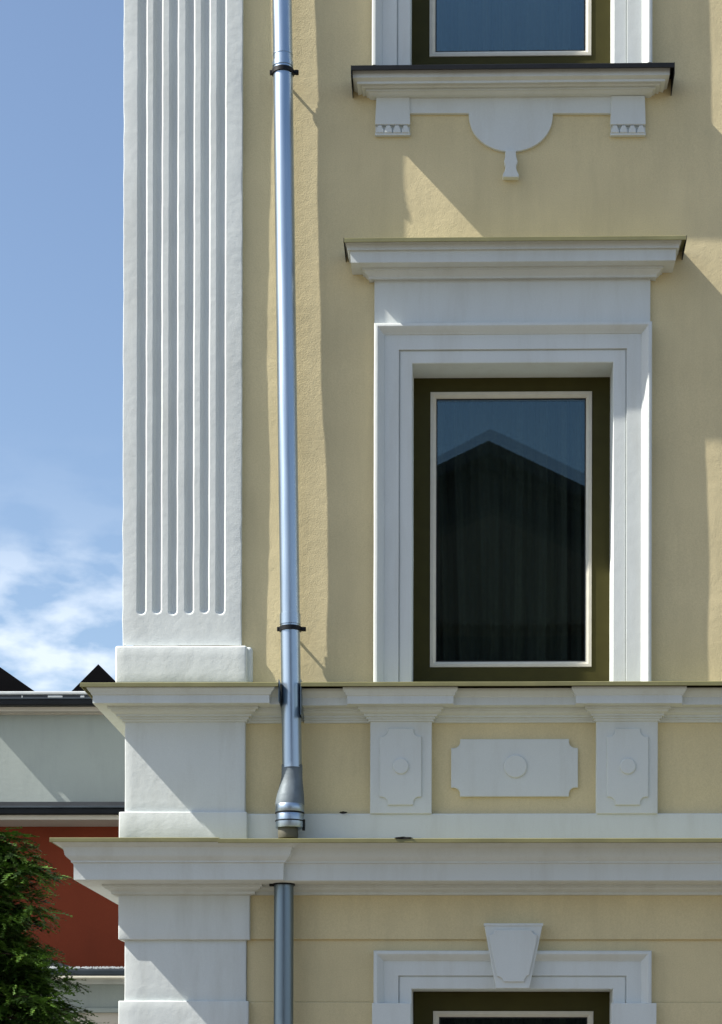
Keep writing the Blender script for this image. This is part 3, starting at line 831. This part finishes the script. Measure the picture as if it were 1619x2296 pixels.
# ------------------------------------------------------------------ conifer
D3 = -1500
LEAF = bpy.data.materials.new('conifer_foliage'); LEAF.use_nodes = True
t = LEAF.node_tree; p = t.nodes['Principled BSDF']; p.inputs['Roughness'].default_value = .55; p.inputs['Specular IOR Level'].default_value = .3
gg = t.nodes.new('ShaderNodeNewGeometry'); nn = t.nodes.new('ShaderNodeTexNoise'); nn.inputs['Scale'].default_value = 9; nn.inputs['Detail'].default_value = 3
rr_ = t.nodes.new('ShaderNodeValToRGB'); e = rr_.color_ramp.elements
e[0].position = .35; e[0].color = (.014, .036, .006, 1); e[1].position = .62; e[1].color = (.07, .15, .016, 1)
e2 = rr_.color_ramp.elements.new(.78); e2.color = (.22, .32, .04, 1)
t.links.new(gg.outputs['Position'], nn.inputs['Vector']); t.links.new(nn.outputs['Fac'], rr_.inputs[0]); t.links.new(rr_.outputs[0], p.inputs['Base Color'])
BARK = simple('bark', (.07, .045, .03), .9, 0, .8, 30, .3)
tc_ = W(-75, 2200, D3); 
T = empty('conifer_tree', (tc_.x, tc_.y, 0), 'dark green conifer with drooping sprays before the red wall', 'tree')
lathe('trunk', (Vector((tc_.x, tc_.y, 0)), Vector((tc_.x + .02, tc_.y, 3.9))), [(0, .13), (.2, .10), (.7, .05), (1, .01)], BARK, T, 14)
rng = random.Random(11)
# spray template: flat fern-like twig, quads and triangles in its own plane (x along, y across)
def spray_template(r):
    tv = []; tf = []
    def blade(p0, p1, w0, w1, nz=0):
        dd = (p1 - p0); s = Vector((-dd.y, dd.x, 0)).normalized()
        b0_ = len(tv)
        tv.extend([p0 - s * w0, p0 + s * w0, p1 + s * w1, p1 - s * w1]); tf.append((b0_, b0_ + 1, b0_ + 2, b0_ + 3))
    axis = [Vector((0, 0, 0))]
    for k in range(5):
        axis.append(axis[-1] + Vector((.2, r.uniform(-.03, .03), -.015 - .012 * k)))
    for k in range(5): blade(axis[k], axis[k + 1], .040 - .004 * k, .034 - .004 * k)
    for k in range(1, 6):
        for s in (-1, 1):
            b = axis[k] if k < 6 else axis[5]
            L1 = .34 * (1 - .13 * k) * r.uniform(.75, 1.15)
            a = R(42 + r.uniform(-10, 10)) * s
            tip = b + Vector((math.cos(a) * L1, math.sin(a) * L1, r.uniform(-.06, .03)))
            mid = b.lerp(tip, .5)
            blade(b, mid, .044, .060); blade(mid, tip, .060, .014)
            for s2 in (-1, 1):
                a2 = a + R(38) * s2; q = mid.lerp(b, .15)
                t2 = q + Vector((math.cos(a2), math.sin(a2), r.uniform(-.15, .15))) * L1 * .42
                blade(q, t2, .044, .014)
    return tv, tf
temps = [spray_template(rng) for _ in range(7)]
V = []; Fc = []; twV = []; twF = []
def add_spray(pos, dir_, up_, size):
    dir_ = dir_.normalized(); side = up_.cross(dir_)
    if side.length < 1e-3: side = Vector((1, 0, 0))
    side.normalize(); nz = dir_.cross(side)
    tv, tf = rng.choice(temps); b0_ = len(V)
    for q in tv: V.append(pos + (dir_ * q.x + side * q.y + nz * q.z) * size)
    for f in tf: Fc.append(tuple(b0_ + i for i in f))
def add_twig(a, b_, r0, r1):
    dd = (b_ - a).normalized(); e1 = dd.cross(Vector((0, 0, 1))); e1 = e1.normalized() if e1.length > .01 else Vector((1, 0, 0)); e2_ = dd.cross(e1)
    b0_ = len(twV)
    for c, r in ((a, r0), (b_, r1)):
        for k in range(4):
            th = math.pi / 2 * k; twV.append(c + e1 * r * math.cos(th) + e2_ * r * math.sin(th))
    for k in range(4): twF.append((b0_ + k, b0_ + (k + 1) % 4, b0_ + 4 + (k + 1) % 4, b0_ + 4 + k))
def limb(z0, ang, length, rise, dens=1.0):
    o_ = Vector((tc_.x, tc_.y, z0)); h = Vector((math.cos(ang), math.sin(ang), 0))
    n = max(4, int(length / .07)); prev = o_; 
    for k in range(1, n + 1):
        t_ = k / n
        p_ = o_ + h * length * t_ + Vector((0, 0, rise * t_ - .22 * length * t_ * t_)) + Vector((rng.uniform(-.012, .012), rng.uniform(-.012, .012), rng.uniform(-.01, .01)))
        add_twig(prev, p_, .009 * (1.1 - t_), .009 * (1.02 - t_)); 
        if t_ > .18:
            for m_ in range(int(8 * dens)):
                sa = ang + rng.uniform(-1.25, 1.25)
                dv = Vector((math.cos(sa), math.sin(sa), rng.uniform(-.55, .35)))
                base = prev.lerp(p_, rng.random()) + Vector((rng.gauss(0, .03), rng.gauss(0, .03), rng.gauss(0, .025)))
                add_spray(base, dv, Vector((rng.uniform(-.5, .5), rng.uniform(-.5, .5), 1)), rng.uniform(.12, .25) * (1.1 - .4 * t_))
        prev = p_
    add_spray(prev, h + Vector((0, 0, -.2)), Vector((0, 0, 1)), .14)
mpp = (F - D3) / F / U       # metres per picture unit at the tree
def zt_(py): return Z(py, D3, 60)
# limbs that make the outline seen in the picture: (py of tip, reach in px from trunk)
for py, reach in ((1888, 128), (1905, 100), (1930, 170), (1952, 175), (1968, 214), (1985, 160), (2010, 168), (2052, 206), (2072, 175), (2098, 140), (2118, 155), (2140, 195), (2168, 205), (2190, 185), (2206, 238), (2228, 205), (2250, 222), (2268, 230), (2290, 285), (2310, 260)):
    Lm = reach * mpp
    for q in range(2):
        ang = rng.uniform(-.34, .10) - (0 if q == 0 else rng.uniform(.1, .5))
        rise = Lm * rng.uniform(.10, .25)
        limb(zt_(py) - rise + .22 * Lm, ang, Lm * (1 if q == 0 else .92), rise, 1.0)
# the rest of the crown all round
zz = .5
while zz < 3.75:
    rad = min(.98, .98 * (3.95 - zz) / 1.75 + .05) * rng.uniform(.85, 1.05)
    for q in range(4):
        ang = rng.uniform(0, 2 * math.pi)
        if -0.5 < ((ang + math.pi) % (2 * math.pi)) - math.pi < .3: rad2 = rad * .72
        else: rad2 = rad
        limb(zz, ang, rad2, .15, .8)
    zz += .075
me = mesh_obj('foliage', V, Fc, LEAF, T); me['kind'] = 'stuff'
tw = mesh_obj('branches', twV, twF, BARK, T); tw['kind'] = 'stuff'
